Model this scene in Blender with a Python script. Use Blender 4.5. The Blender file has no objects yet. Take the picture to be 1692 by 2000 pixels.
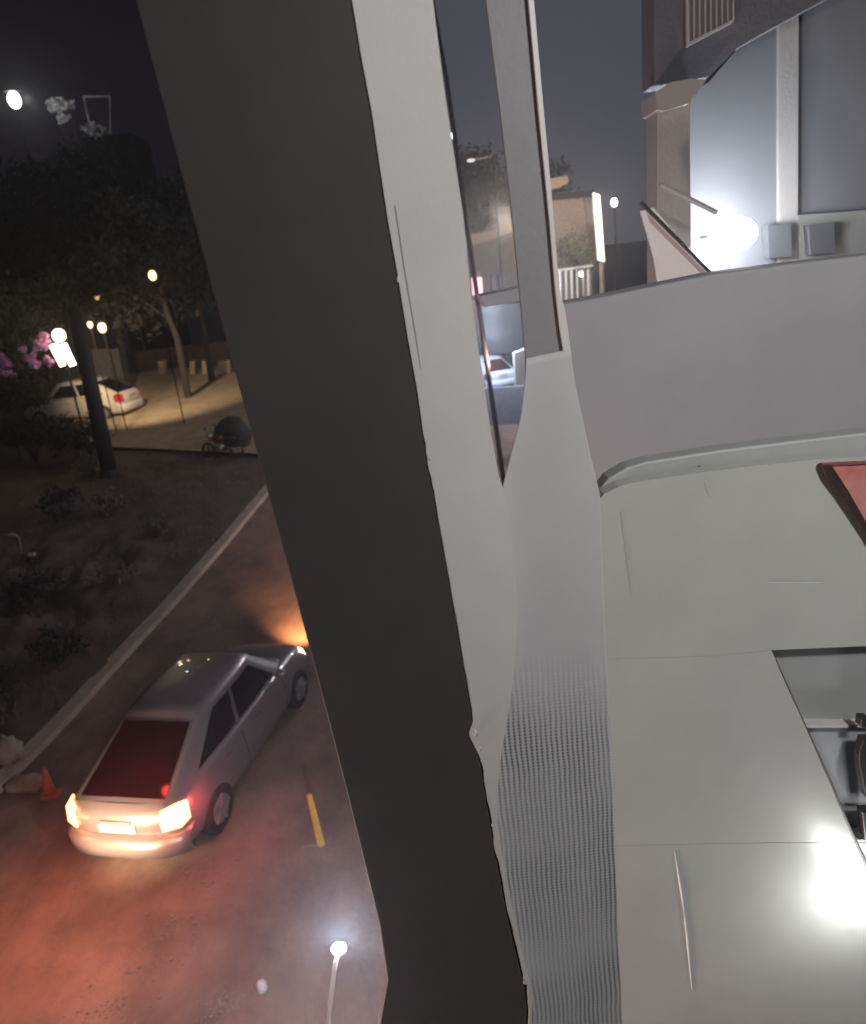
import bpy, bmesh, math, random
from mathutils import Vector, Matrix, noise
random.seed(7)
SC = bpy.context.scene
COL = SC.collection
# ------------------------------------------------------------------ camera
F0 = 1500.0                       # focal length in photo pixels (photo 1692 x 2000)
CAMZ = 7.8
TH, RL = math.radians(18), math.radians(6.7)
C = Vector((0, 0, CAMZ))
Fw = Vector((0, math.cos(TH), -math.sin(TH)))
R0 = Vector((1, 0, 0)); U0 = Vector((0, math.sin(TH), math.cos(TH)))
Rc = R0*math.cos(RL) - U0*math.sin(RL)
Uc = R0*math.sin(RL) + U0*math.cos(RL)
cam = bpy.data.cameras.new('camera'); camo = bpy.data.objects.new('camera', cam); COL.objects.link(camo)
m = Matrix((Rc, Uc, -Fw)).transposed().to_4x4(); m.translation = C
camo.matrix_world = m
cam.sensor_fit = 'HORIZONTAL'; cam.sensor_width = 36; cam.lens = 36*F0/1692
cam.clip_start = .05; cam.clip_end = 2000
cam.dof.use_dof = True; cam.dof.focus_distance = 2.2; cam.dof.aperture_fstop = 4.0
SC.camera = camo
# ------------------------------------------------------------------ night sky
w = bpy.data.worlds.new('World'); SC.world = w; w.use_nodes = True
nt = w.node_tree; nt.nodes.clear()
out = nt.nodes.new('ShaderNodeOutputWorld'); bg = nt.nodes.new('ShaderNodeBackground')
tc = nt.nodes.new('ShaderNodeTexCoord'); sep = nt.nodes.new('ShaderNodeSeparateXYZ')
mr = nt.nodes.new('ShaderNodeMapRange'); mr.interpolation_type = 'SMOOTHSTEP'
mr.inputs['From Min'].default_value = -.22; mr.inputs['From Max'].default_value = .10
mx = nt.nodes.new('ShaderNodeMix'); mx.data_type = 'RGBA'
mx.inputs['A'].default_value = (.0045, .0026, .0050, 1); mx.inputs['B'].default_value = (.064, .067, .084, 1)
nt.links.new(tc.outputs['Generated'], sep.inputs[0]); nt.links.new(sep.outputs['X'], mr.inputs['Value'])
nt.links.new(mr.outputs[0], mx.inputs['Factor']); nt.links.new(mx.outputs['Result'], bg.inputs['Color'])
nt.links.new(bg.outputs[0], out.inputs['Surface']); bg.inputs['Strength'].default_value = 1
SC.view_settings.view_transform = 'Standard'; SC.view_settings.look = 'None'
SC.view_settings.exposure = 0; SC.view_settings.gamma = 1; SC.view_settings.use_curve_mapping = False
SC.cycles.use_denoising = True
SC.cycles.max_bounces = 6; SC.cycles.volume_bounces = 0
SC.cycles.sample_clamp_indirect = 4
# ------------------------------------------------------------------ helpers
def ray(px, py):
    return Fw + Rc*((px-846)/F0) - Uc*((py-1000)/F0)
def on_y(px, py, y):
    d = ray(px, py); return C + d*(y/d.y)
def terrain(x, y):
    t = max(0.0, min(1.0, (y-11)/6.0))
    return .07*(min(y, 55)-13)*t*t*(3-2*t) if y > 11 else 0.0
def G(px, py, lift=0.0):
    d = ray(px, py); lo, hi = 1.0, 400.0
    for _ in range(60):
        mid = (lo+hi)/2; p = C + d*mid
        if p.z > terrain(p.x, p.y)+lift: lo = mid
        else: hi = mid
    return C + d*hi
def at_dist(px, py, y): return on_y(px, py, y)

def mesh_obj(name, verts, faces, mat, parent=None, smooth=False, solid=0, bevel=0):
    me = bpy.data.meshes.new(name)
    off = parent_world(parent)
    me.from_pydata([tuple(Vector(v)-off) for v in verts], [], faces)
    me.validate(); me.update()
    if smooth:
        for p in me.polygons: p.use_smooth = True
    o = bpy.data.objects.new(name, me); COL.objects.link(o)
    if mat: me.materials.append(mat)
    if parent: o.parent = parent
    if bevel:
        b = o.modifiers.new('bevel', 'BEVEL'); b.width = bevel; b.segments = 2; b.limit_method = 'ANGLE'
    if solid:
        s = o.modifiers.new('solid', 'SOLIDIFY'); s.thickness = solid; s.offset = 0
    return o
def parent_world(p):
    v = Vector((0, 0, 0))
    while p: v += p.location; p = p.parent
    return v
def fix(o):
    bm = bmesh.new(); bm.from_mesh(o.data); bmesh.ops.recalc_face_normals(bm, faces=bm.faces); bm.to_mesh(o.data); bm.free(); return o
def tag(o, label, cat, group=None):
    o['label'] = label; o['category'] = cat
    if group: o['group'] = group
    return o
def thing(name, label, cat, loc, group=None):
    o = bpy.data.objects.new(name, None); COL.objects.link(o); o.location = loc; o.empty_display_size = .1
    return tag(o, label, cat, group)
def struct(o): o['kind'] = 'structure'; return o

class MB:
    def __init__(s): s.v = []; s.f = []
    def add(s, vs, fs):
        n = len(s.v); s.v += [tuple(v) for v in vs]; s.f += [tuple(i+n for i in f) for f in fs]; return s
    def box(s, c, d, rz=0, M=None):
        hx, hy, hz = d[0]/2, d[1]/2, d[2]/2
        vs = []
        for z in (-hz, hz):
            for x, y in ((-hx, -hy), (hx, -hy), (hx, hy), (-hx, hy)):
                p = Vector((x, y, z))
                if M is not None: p = M @ p
                elif rz: p = Matrix.Rotation(rz, 3, 'Z') @ p
                vs.append(p+Vector(c))
        return s.add(vs, [(3, 2, 1, 0), (4, 5, 6, 7), (0, 1, 5, 4), (1, 2, 6, 5), (2, 3, 7, 6), (3, 0, 4, 7)])
    def tube(s, pts, rad, n=10, cap=True):
        pts = [Vector(p) for p in pts]
        if not isinstance(rad, (list, tuple)): rad = [rad]*len(pts)
        rings = []
        for i, p in enumerate(pts):
            t = (pts[min(i+1, len(pts)-1)]-pts[max(i-1, 0)]).normalized()
            a = t.cross(Vector((0, 0, 1)))
            if a.length < .1: a = t.cross(Vector((0, 1, 0)))
            a.normalize(); b = t.cross(a).normalized()
            rings.append([p+(a*math.cos(q)+b*math.sin(q))*rad[i] for q in [2*math.pi*k/n for k in range(n)]])
        vs = [v for r in rings for v in r]; fs = []
        for i in range(len(pts)-1):
            for k in range(n):
                k2 = (k+1) % n; fs.append((i*n+k, i*n+k2, (i+1)*n+k2, (i+1)*n+k))
        if cap: fs.append(tuple(range(n-1, -1, -1))); fs.append(tuple((len(pts)-1)*n+k for k in range(n)))
        return s.add(vs, fs)
    def ball(s, c, r, n=12, sc=(1, 1, 1), jit=0):
        vs = []; fs = []; mrow = n//2
        for i in range(mrow+1):
            th = math.pi*i/mrow
            for k in range(n):
                ph = 2*math.pi*k/n
                d = Vector((math.sin(th)*math.cos(ph)*sc[0], math.sin(th)*math.sin(ph)*sc[1], math.cos(th)*sc[2]))
                rr = r*(1+jit*noise.noise(Vector(c)*3.1+d*2.3)) if jit else r
                vs.append(Vector(c)+d*rr)
        for i in range(mrow):
            for k in range(n):
                k2 = (k+1) % n; fs.append((i*n+k, (i+1)*n+k, (i+1)*n+k2, i*n+k2))
        return s.add(vs, fs)
    def build(s, name, mat, parent=None, smooth=False, bevel=0):
        return mesh_obj(name, s.v, s.f, mat, parent, smooth, 0, bevel)

def mat(name, col, rough=.7, metal=0, noise_amt=.12, nscale=6, bump=.0, bscale=40, emit=None, estr=0, coat=0, col2=None, spec=.5):
    M = bpy.data.materials.new(name); M.use_nodes = True
    n = M.node_tree; b = n.nodes['Principled BSDF']
    b.inputs['Roughness'].default_value = rough; b.inputs['Metallic'].default_value = metal
    b.inputs['Specular IOR Level'].default_value = spec
    b.inputs['Coat Weight'].default_value = coat
    tcn = n.nodes.new('ShaderNodeTexCoord')
    nz = n.nodes.new('ShaderNodeTexNoise'); nz.inputs['Scale'].default_value = nscale; nz.inputs['Detail'].default_value = 6
    nz.inputs['Roughness'].default_value = .62
    n.links.new(tcn.outputs['Object'], nz.inputs['Vector'])
    r = n.nodes.new('ShaderNodeMapRange'); r.inputs['From Min'].default_value = .3; r.inputs['From Max'].default_value = .7
    n.links.new(nz.outputs['Fac'], r.inputs['Value'])
    mixn = n.nodes.new('ShaderNodeMix'); mixn.data_type = 'RGBA'
    c2 = col2 or tuple(c*(1-noise_amt) for c in col)
    c1 = col if col2 else tuple(min(1, c*(1+noise_amt)) for c in col)
    mixn.inputs['A'].default_value = (*c1, 1); mixn.inputs['B'].default_value = (*c2, 1)
    n.links.new(r.outputs[0], mixn.inputs['Factor']); n.links.new(mixn.outputs['Result'], b.inputs['Base Color'])
    if bump:
        nb = n.nodes.new('ShaderNodeTexNoise'); nb.inputs['Scale'].default_value = bscale; nb.inputs['Detail'].default_value = 5
        n.links.new(tcn.outputs['Object'], nb.inputs['Vector'])
        bp = n.nodes.new('ShaderNodeBump'); bp.inputs['Strength'].default_value = bump; bp.inputs['Distance'].default_value = .02
        n.links.new(nb.outputs['Fac'], bp.inputs['Height']); n.links.new(bp.outputs[0], b.inputs['Normal'])
    if emit:
        b.inputs['Emission Color'].default_value = (*emit, 1); b.inputs['Emission Strength'].default_value = estr
    return M

def prism(name, poly, y, thick, mt, parent=None, bevel=0):
    """solid slab standing in the upright plane at distance y, seen outline poly, real thickness"""
    f = [on_y(px, py, y) for px, py in poly]
    b = [p+Vector((0, thick, 0)) for p in f]
    n = len(f)
    o = mesh_obj(name, f+b, [tuple(range(n)), tuple(range(2*n-1, n-1, -1))]+[(i, i+n, (i+1) % n+n, (i+1) % n) for i in range(n)], mt, parent, bevel=bevel)
    return fix(o)
def light(name, kind, loc, power, color, size=.1, parent=None, **k):
    l = bpy.data.lights.new(name, kind); l.energy = power; l.color = color
    if kind in ('POINT', 'SPOT'): l.shadow_soft_size = size
    if kind == 'AREA': l.size = size
    for a, v in k.items(): setattr(l, a, v)
    o = bpy.data.objects.new(name, l); COL.objects.link(o); o.location = Vector(loc)-parent_world(parent)
    if parent: o.parent = parent
    return o
def aim(o, target):
    d = Vector(target)-o.location; o.rotation_euler = d.to_track_quat('-Z', 'Y').to_euler()

def emat(name, col, s):
    M = bpy.data.materials.new(name); M.use_nodes = True; n = M.node_tree; b = n.nodes['Principled BSDF']
    b.inputs['Base Color'].default_value = (*[min(.8, c) for c in col], 1)
    b.inputs['Emission Color'].default_value = (*col, 1); b.inputs['Emission Strength'].default_value = s; return M

# materials
M_unlitwall = mat('unlit_plaster', (.026, .0225, .0215), .75, nscale=2.2, noise_amt=.2, bump=.04, bscale=25)  # shade of the unlit face put into the base colour
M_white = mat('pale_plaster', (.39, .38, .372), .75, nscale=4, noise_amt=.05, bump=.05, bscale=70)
M_post = mat('grey_paint', (.145, .145, .152), .6, nscale=5, noise_amt=.06, bump=.1)
M_trim = mat('light_trim', (.42, .41, .41), .5, noise_amt=.05)
M_parapet = mat('grey_parapet', (.225, .225, .24), .6, nscale=2.5, noise_amt=.08, bump=.04, bscale=30)
M_ledge = mat('ledge_grey', (.27, .28, .27), .55, nscale=3, noise_amt=.08, bump=.1)
M_panel = mat('glossy_offwhite', (.325, .333, .318), .34, nscale=2.6, noise_amt=.07, bump=.05, bscale=5, coat=.3)
M_shade = mat('grey_gloss', (.24, .245, .24), .35, nscale=3, noise_amt=.06)
M_black = mat('black_rubber', (.012, .012, .014), .45)
M_red = mat('red_film', (.36, .10, .085), .35, nscale=9, col2=(.45, .25, .2), bump=.05)
M_bwall = mat('neighbour_wall', (.145, .147, .16), .85, nscale=1.2, noise_amt=.08, bump=.06, bscale=25)
M_pillar = mat('pillar_paint', (.32, .30, .29), .8, nscale=3, noise_amt=.05, bump=.2)
M_boxes = mat('box_grey', (.07, .07, .078), .7)
M_metal = mat('steel_grey', (.25, .25, .27), .4, .6)
M_asphalt = mat('asphalt', (.20, .13, .105), .85, nscale=.8, col2=(.105, .070, .060), bump=.4, bscale=14)
M_gravel = mat('gravel', (.24, .18, .15), .9, nscale=14, col2=(.12, .095, .08), bump=1, bscale=30)
M_soil = mat('soil', (.055, .040, .032), .95, nscale=1.5, col2=(.10, .075, .062), bump=1, bscale=8)
M_court = mat('packed_earth', (.34, .26, .18), .9, nscale=1.6, col2=(.2, .155, .11), bump=.6, bscale=12)
M_kerb = mat('kerb_concrete', (.30, .25, .21), .85, nscale=3, noise_amt=.2, bump=.5)
M_leaf = mat('leaf_dark', (.013, .015, .009), .8, nscale=3, noise_amt=.5)
M_leaf2 = mat('leaf_olive', (.09, .095, .06), .8, nscale=2, noise_amt=.4)
M_leafp = mat('leaf_pale', (.13, .11, .09), .7, nscale=3, noise_amt=.3)
M_bark = mat('bark', (.03, .022, .018), .9, bump=.8, bscale=20)
M_pole = mat('dark_pole', (.012, .010, .010), .7)
M_blackpole = mat('black_pole', (.004, .004, .004), .9, spec=.1)
M_tan = mat('tan_stone', (.33, .25, .19), .9, nscale=14, noise_amt=.35, bump=.6, bscale=30)
M_brown = mat('brown_wall', (.16, .125, .105), .9, nscale=3, noise_amt=.2, bump=.3)
M_glass = mat('dark_glass', (.010, .010, .013), .08, coat=.0, noise_amt=.0, spec=.6)
M_rearglass = mat('rear_glass', (.013, .002, .003), .16, noise_amt=0, spec=.5)  # red tint puts the brake light's glow into the glass colour
M_silver = mat('silver_paint', (.185, .165, .175), .36, .4, noise_amt=.03, nscale=30, coat=.5)
M_carwhite = mat('white_paint', (.45, .42, .38), .35, noise_amt=.04, coat=.5)
M_carblue = mat('pale_blue_paint', (.50, .58, .78), .3, noise_amt=.04, coat=.5)
M_tyre = mat('tyre', (.015, .014, .014), .85)
M_petal = mat('magenta_petals', (.50, .17, .50), .7, nscale=20, col2=(.75, .45, .75))
M_yellow = mat('yellow_paint', (.62, .40, .07), .6, nscale=12, noise_amt=.2)
M_rock = mat('rock', (.22, .18, .15), .9, nscale=6, noise_amt=.3, bump=.6)

def road_wear(M):
    n = M.node_tree; L = n.links; b = n.nodes['Principled BSDF']
    tcn = n.nodes.new('ShaderNodeTexCoord'); mp = n.nodes.new('ShaderNodeMapping')
    mp.inputs['Rotation'].default_value = (0, 0, math.radians(22)); mp.inputs['Scale'].default_value = (1.1, .6, 1)
    L.new(tcn.outputs['Object'], mp.inputs['Vector'])
    nz = n.nodes.new('ShaderNodeTexNoise'); nz.inputs['Scale'].default_value = .8; nz.inputs['Detail'].default_value = 8; nz.inputs['Roughness'].default_value = .7
    L.new(mp.outputs[0], nz.inputs['Vector'])
    vo = n.nodes.new('ShaderNodeTexVoronoi'); vo.feature = 'DISTANCE_TO_EDGE'; vo.inputs['Scale'].default_value = .75
    nw = n.nodes.new('ShaderNodeTexNoise'); nw.inputs['Scale'].default_value = 2.5; nw.inputs['Detail'].default_value = 6
    L.new(tcn.outputs['Object'], nw.inputs['Vector'])
    ad = n.nodes.new('ShaderNodeMix'); ad.data_type = 'RGBA'; ad.blend_type = 'ADD'; ad.inputs['Factor'].default_value = .45
    L.new(tcn.outputs['Object'], ad.inputs['A']); L.new(nw.outputs['Color'], ad.inputs['B']); L.new(ad.outputs['Result'], vo.inputs['Vector'])
    cr = n.nodes.new('ShaderNodeMapRange'); cr.inputs['From Max'].default_value = .02; cr.inputs['To Min'].default_value = .90; cr.inputs['To Max'].default_value = 1
    L.new(vo.outputs['Distance'], cr.inputs['Value'])
    st = n.nodes.new('ShaderNodeMapRange'); st.inputs['From Min'].default_value = .35; st.inputs['From Max'].default_value = .65; st.inputs['To Min'].default_value = .66; st.inputs['To Max'].default_value = 1.25
    L.new(nz.outputs['Fac'], st.inputs['Value'])
    mu = n.nodes.new('ShaderNodeMath'); mu.operation = 'MULTIPLY'; L.new(cr.outputs[0], mu.inputs[0]); L.new(st.outputs[0], mu.inputs[1])
    vm = n.nodes.new('ShaderNodeVectorMath'); vm.operation = 'SCALE'; L.new(b.inputs['Base Color'].links[0].from_socket, vm.inputs[0]); L.new(mu.outputs[0], vm.inputs['Scale'])
    L.new(vm.outputs[0], b.inputs['Base Color'])
road_wear(M_asphalt)
# net curtain: woven fabric with rows of small holes
M_net = mat('net_fabric', (.345, .34, .342), .75, noise_amt=.04)
def net_pattern(M):
    n = M.node_tree; L = n.links; b = n.nodes['Principled BSDF']
    tcn = n.nodes.new('ShaderNodeTexCoord'); sp = n.nodes.new('ShaderNodeSeparateXYZ')
    nz = n.nodes.new('ShaderNodeTexNoise'); nz.inputs['Scale'].default_value = 5; nz.inputs['Detail'].default_value = 3
    L.new(tcn.outputs['Object'], nz.inputs['Vector']); L.new(tcn.outputs['Object'], sp.inputs[0])
    def math_(op, a, bb=None):
        q = n.nodes.new('ShaderNodeMath'); q.operation = op
        for i, v in enumerate((a, bb)):
            if v is None: continue
            if isinstance(v, (int, float)): q.inputs[i].default_value = v
            else: L.new(v, q.inputs[i])
        return q.outputs[0]
    xx = math_('ADD', sp.outputs['X'], math_('MULTIPLY', nz.outputs['Fac'], .020))
    zz = math_('ADD', sp.outputs['Z'], math_('MULTIPLY', nz.outputs['Fac'], .010))
    sx = math_('SINE', math_('MULTIPLY', xx, 2*math.pi/.0118))
    sz = math_('SINE', math_('MULTIPLY', zz, 2*math.pi/.0088))
    sx1 = math_('MULTIPLY', math_('ADD', sx, 1), .5)
    sz1 = math_('ADD', math_('MULTIPLY', math_('ADD', sz, 1), .20), .60)
    hole = math_('POWER', math_('MULTIPLY', sx1, sz1), 1.5)
    # woven density of the cloth changes along its drop: plain hem at the top, open net lower down
    mz = n.nodes.new('ShaderNodeMapRange'); mz.interpolation_type = 'SMOOTHSTEP'
    mz.inputs['From Min'].default_value = NETZ1; mz.inputs['From Max'].default_value = NETZ0; mz.inputs['To Min'].default_value = 1; mz.inputs['To Max'].default_value = 0
    L.new(sp.outputs['Z'], mz.inputs['Value'])
    nz2 = n.nodes.new('ShaderNodeTexNoise'); nz2.inputs['Scale'].default_value = 3.2; L.new(tcn.outputs['Object'], nz2.inputs['Vector'])
    m2 = n.nodes.new('ShaderNodeMapRange'); m2.inputs['From Min'].default_value = .35; m2.inputs['From Max'].default_value = .62
    m2.inputs['To Min'].default_value = .25
    L.new(nz2.outputs['Fac'], m2.inputs['Value'])
    fac = math_('MULTIPLY', math_('MULTIPLY', hole, mz.outputs[0]), m2.outputs[0])
    fac = math_('MULTIPLY', fac, 1.05)
    mixn = n.nodes.new('ShaderNodeMix'); mixn.data_type = 'RGBA'; mixn.clamp_factor = True
    L.new(fac, mixn.inputs['Factor'])
    old = b.inputs['Base Color'].links[0].from_socket
    L.new(old, mixn.inputs['A']); mixn.inputs['B'].default_value = (.05, .05, .058, 1)
    L.new(mixn.outputs['Result'], b.inputs['Base Color'])
    bp = n.nodes.new('ShaderNodeBump'); bp.invert = True; bp.inputs['Strength'].default_value = .35; bp.inputs['Distance'].default_value = .004
    L.new(fac, bp.inputs['Height']); L.new(bp.outputs[0], b.inputs['Normal'])

# ================================================================== GROUND
def grid(x0, x1, y0, y1, step, f):
    nx = max(2, int((x1-x0)/step)+1); ny = max(2, int((y1-y0)/step)+1); vs = []; fs = []
    for j in range(ny):
        for i in range(nx):
            x = x0+(x1-x0)*i/(nx-1); y = y0+(y1-y0)*j/(ny-1); vs.append((x, y, f(x, y)))
    for j in range(ny-1):
        for i in range(nx-1):
            a = j*nx+i; fs.append((a, a+1, a+nx+1, a+nx))
    return vs, fs
vs, fs = grid(-600, 600, -40, 11, 25.5, lambda x, y: 0)
ys = [-60, 0, 9, 11]+[11+i*.5 for i in range(1, 13)]+[18, 22, 30, 40, 55, 60, 120, 300, 900]
xs = [-900, -200, -60, -30, -15, 0, 15, 30, 60, 200, 900]
vs = [(x, y, terrain(x, y)) for y in ys for x in xs]
nx = len(xs); fs = [(j*nx+i, j*nx+i+1, (j+1)*nx+i+1, (j+1)*nx+i) for j in range(len(ys)-1) for i in range(nx-1)]
struct(mesh_obj('ground', vs, fs, M_soil, smooth=True))

def strip(name, left, right, mt, lift, rows=60, cols=12, rough=0):
    """sheet lying on the terrain between two image curves (lists of photo points on the ground)"""
    def samp(c, t):
        L = [0]
        for i in range(1, len(c)): L.append(L[-1]+(c[i]-c[i-1]).length)
        s = t*L[-1]
        for i in range(1, len(c)):
            if s <= L[i] or i == len(c)-1:
                return c[i-1].lerp(c[i], (s-L[i-1])/max(1e-6, L[i]-L[i-1]))
    vs = []
    for j in range(rows+1):
        a = samp(left, j/rows); b = samp(right, j/rows)
        for i in range(cols+1):
            p = a.lerp(b, i/cols)
            z = terrain(p.x, p.y)+lift
            if rough: z += rough*max(.12, min(1, (25-p.y)/6))*(noise.noise(Vector((p.x*.9, p.y*.9, 0)))+.5*noise.noise(Vector((p.x*3, p.y*3, 4))))*min(1, 3*min(i, cols-i)/cols+.0)
            vs.append((p.x, p.y, z))
    n = cols+1
    return mesh_obj(name, vs, [(j*n+i, j*n+i+1, (j+1)*n+i+1, (j+1)*n+i) for j in range(rows) for i in range(cols)], mt, smooth=True)

kerb_px = [(-420, 1990), (-160, 1700), (60, 1480), (200, 1330), (330, 1190), (430, 1075), (525, 960), (575, 890), (640, 810)]
KC = [G(*p) for p in kerb_px]
RR = [Vector((p.x+9.5, p.y-1.5, 0)) for p in KC]
road = struct(strip('road', KC, RR, M_asphalt, .012, 90, 24)); 
# verge: left of the kerb
LL = [Vector((p.x-9, p.y+5, 0)) for p in KC]
verge = struct(strip('verge', KC, LL, M_soil, .11, 110, 70, .55))
# forecourt beyond the verge
cl = [G(*p) for p in [(150, 880), (120, 820), (110, 770), (120, 728)]]
cr = [G(*p) for p in [(640, 905), (640, 840), (640, 790), (640, 728)]]
struct(strip('forecourt', cl, cr, M_court, .26, 20, 30))
# kerb as a real raised edge
def kerb():
    mb = MB(); pts = []
    for i in range(len(KC)-1):
        for t in range(8): pts.append(KC[i].lerp(KC[i+1], t/8))
    pts.append(KC[-1])
    ring = []
    for i, p in enumerate(pts):
        d = (pts[min(i+1, len(pts)-1)]-pts[max(i-1, 0)]); d.z = 0; d.normalize(); nn = Vector((-d.y, d.x, 0))
        z = terrain(p.x, p.y)
        ring.append([p+nn*.22+Vector((0, 0, z-p.z-.05)), p+nn*.22+Vector((0, 0, z-p.z+.13)), p-nn*.10+Vector((0, 0, z-p.z+.13)), p-nn*.13+Vector((0, 0, z-p.z-.05))])
    vs = [v for r in ring for v in r]; fs = []
    for i in range(len(ring)-1):
        for k in range(3): fs.append((i*4+k, i*4+k+1, i*4+4+k+1, i*4+4+k))
    o = mesh_obj('kerb', vs, fs, M_kerb); struct(o)
kerb()
# patches of loose gravel beside the car
def gravel_patch(px, py, r, sq, label):
    c = G(px, py); mb = MB(); n = 26
    rnd = random.Random(px)
    for _ in range(int(1100*r)):
        x, y = rnd.gauss(0, .5)*r, rnd.gauss(0, .5)*r*sq
        if noise.noise(Vector((x*3+px, y*3, 0))) < -.08: continue
        q = rnd.uniform(.004, .012) if rnd.random() < .96 else rnd.uniform(.015, .028)
        mb.ball((c.x+x, c.y+y, .012+q*.3), q, 6, (1.2, 1, .6), .5)
    o = mb.build('gravel', M_gravel, smooth=False); o['kind'] = 'stuff'; o['label'] = label; o['category'] = 'gravel'
    return o
gravel_patch(400, 1720, .62, .8, 'pale loose gravel on the road just behind the silver car')
gravel_patch(330, 1830, .55, 1.2, 'trail of loose gravel running away from the silver car')
gravel_patch(225, 1950, .45, 1.0, 'loose gravel at the lower edge of the reddish road')
gravel_patch(430, 1965, .28, .7, 'small pale gravel spill to the left of the bright street lamp')

# ================================================================== FOLIAGE
def foliage(name, blobs, n, leaf, mt, parent, seed):
    rnd = random.Random(seed); vs = []; fs = []
    tot = sum(b[1]**2 for b in blobs)
    for c, r, sc in blobs:
        c = Vector(c); k = int(n*r*r/tot)
        sub = [Vector((rnd.gauss(0, 1), rnd.gauss(0, 1), rnd.gauss(0, 1))).normalized()*rnd.uniform(.45, 1) for _ in range(14)]
        for _ in range(k):
            s = rnd.choice(sub)*r; d = Vector((rnd.gauss(0, 1), rnd.gauss(0, 1), rnd.gauss(0, 1)))*r*.2
            p = c+Vector(((s.x+d.x)*sc[0], (s.y+d.y)*sc[1], (s.z+d.z)*sc[2]))
            u = Vector((rnd.gauss(0, 1), rnd.gauss(0, 1), rnd.gauss(0, 1))).normalized()
            v = u.cross(Vector((rnd.gauss(0, 1), rnd.gauss(0, 1), rnd.gauss(0, 1)))).normalized()
            L = leaf*rnd.uniform(.6, 1.4); i = len(vs)
            vs += [p-u*L, p-v*L*.45, p+u*L, p+v*L*.45]; fs.append((i, i+1, i+2, i+3))
    return mesh_obj(name, vs, fs, mt, parent)
def tree(px, py_base, dist, h, r, label, seed, n=5000, leaf=.16, mt=None, group='dark trees along the street'):
    b = at_dist(px, py_base, dist); base = Vector((b.x, b.y, terrain(b.x, b.y)))
    t = thing('tree', label, 'tree', base, group)
    rnd = random.Random(seed); mb = MB()
    top = base+Vector((rnd.uniform(-.4, .4), 0, h*.62))
    mb.tube([base-Vector((0, 0, .2)), base+Vector((.1, 0, h*.25)), base.lerp(top, .6), top], [.22, .17, .13, .08], 8)
    for k in range(6):
        a = k*1.05+rnd.random(); s = base.lerp(top, rnd.uniform(.5, .95))
        mb.tube([s, s+Vector((math.cos(a)*r*.35, math.sin(a)*r*.35, h*.1)), s+Vector((math.cos(a)*r*.7, math.sin(a)*r*.7, h*.16))], [.08, .05, .02], 6)
    mb.build('trunk', M_bark, t)
    bl = []
    for k in range(9):
        a = rnd.random()*6.28; q = rnd.uniform(.2, .75)
        bl.append((base+Vector((math.cos(a)*r*q, math.sin(a)*r*q, h*rnd.uniform(.45, .9))), r*rnd.uniform(.38, .6), (1, 1, .8)))
    foliage('crown', bl, n, leaf, mt or M_leaf, t, seed)
    return t
tree(330, 600, 42, 13.2, 4.4, 'tall dark tree behind the yellow lamp, nearest the dark wall edge', 1, 9000, .2)
tree(215, 600, 46, 12.3, 4.8, 'tall dark tree rising below the lit roof frame', 2, 9000, .2)
tree(60, 600, 46, 12.0, 4.8, 'dark tree directly under the far white lamp', 3, 9000, .2)
tree(-80, 700, 34, 8.5, 3.6, 'dark tree cut by the left edge of the photo above the magenta flowers', 4, 7000, .17)
tree(395, 650, 46, 11.5, 3.8, 'low dark tree reaching the dark wall above the forecourt', 5, 6000, .17)
tree(120, 600, 58, 12.6, 5.2, 'farthest dark tree crown behind the two lit leaf clumps', 6, 7000, .22)
tree(930, 430, 60, 11.6, 5.4, 'olive tree seen through the gap behind the tan roofs', 8, 6000, .2, M_leaf2, 'olive trees beyond the gap')
tree(1010, 430, 66, 11.6, 5.8, 'olive tree partly hidden by the grey upright', 9, 6000, .2, M_leaf2, 'olive trees beyond the gap')
tree(890, 430, 58, 10.0, 4.0, 'small olive tree touching the white pillar edge in the gap', 10, 4000, .2, M_leaf2, 'olive trees beyond the gap')

def shrub(px, py, r, h, label, seed, mt, n=900, leaf=.06, group='shrubs on the verge'):
    g = G(px, py); base = Vector((g.x, g.y, terrain(g.x, g.y)+.05))
    t = thing('shrub', label, 'shrub', base, group); rnd = random.Random(seed); mb = MB()
    for k in range(7):
        a = k*.9+rnd.random(); mb.tube([base-Vector((0, 0, .1)), base+Vector((math.cos(a)*r*.3, math.sin(a)*r*.3, h*.5)), base+Vector((math.cos(a)*r*.7, math.sin(a)*r*.7, h*.85))], [.02, .014, .006], 5)
    mb.build('stem', M_bark, t)
    bl = [(base+Vector((rnd.uniform(-.6, .6)*r, rnd.uniform(-.6, .6)*r, h*rnd.uniform(.35, .85))), r*rnd.uniform(.35, .55), (1, 1, .8)) for _ in range(6)]
    foliage('leaves', bl, n, leaf, mt, t, seed)
    return t
shrub(150, 900, 1.7, 2.0, 'big dark bush hiding the left corner of the forecourt', 20, M_leaf, 2600, .1)
shrub(185, 930, .7, 1.2, 'pale leaved shrub standing below the dark pole', 21, M_leafp)
shrub(215, 1010, .6, .8, 'knot of pale brown shoots at the verge corner facing the forecourt', 22, M_leafp)
shrub(130, 1010, .9, 1.0, 'dark shrub left of the knot of pale shoots', 23, M_leaf)
shrub(40, 900, 1.1, 1.6, 'dark shrub under the magenta flowers at the left edge', 24, M_leaf)
shrub(60, 1180, .9, .9, 'low dark shrub beside the small white litter', 25, M_leaf)
shrub(220, 1150, .6, .6, 'low brown shrub in the middle of the verge', 26, M_leafp, 400)
shrub(120, 1300, .7, .6, 'low dark shrub on the slope left of the kerb bend', 27, M_leaf)
shrub(-20, 1380, .8, .8, 'dark shrub above the pale rock at the left edge', 28, M_leaf)
shrub(310, 1050, .5, .5, 'small brown shrub nearest the pale kerb', 29, M_leaf2, 400)

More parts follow.
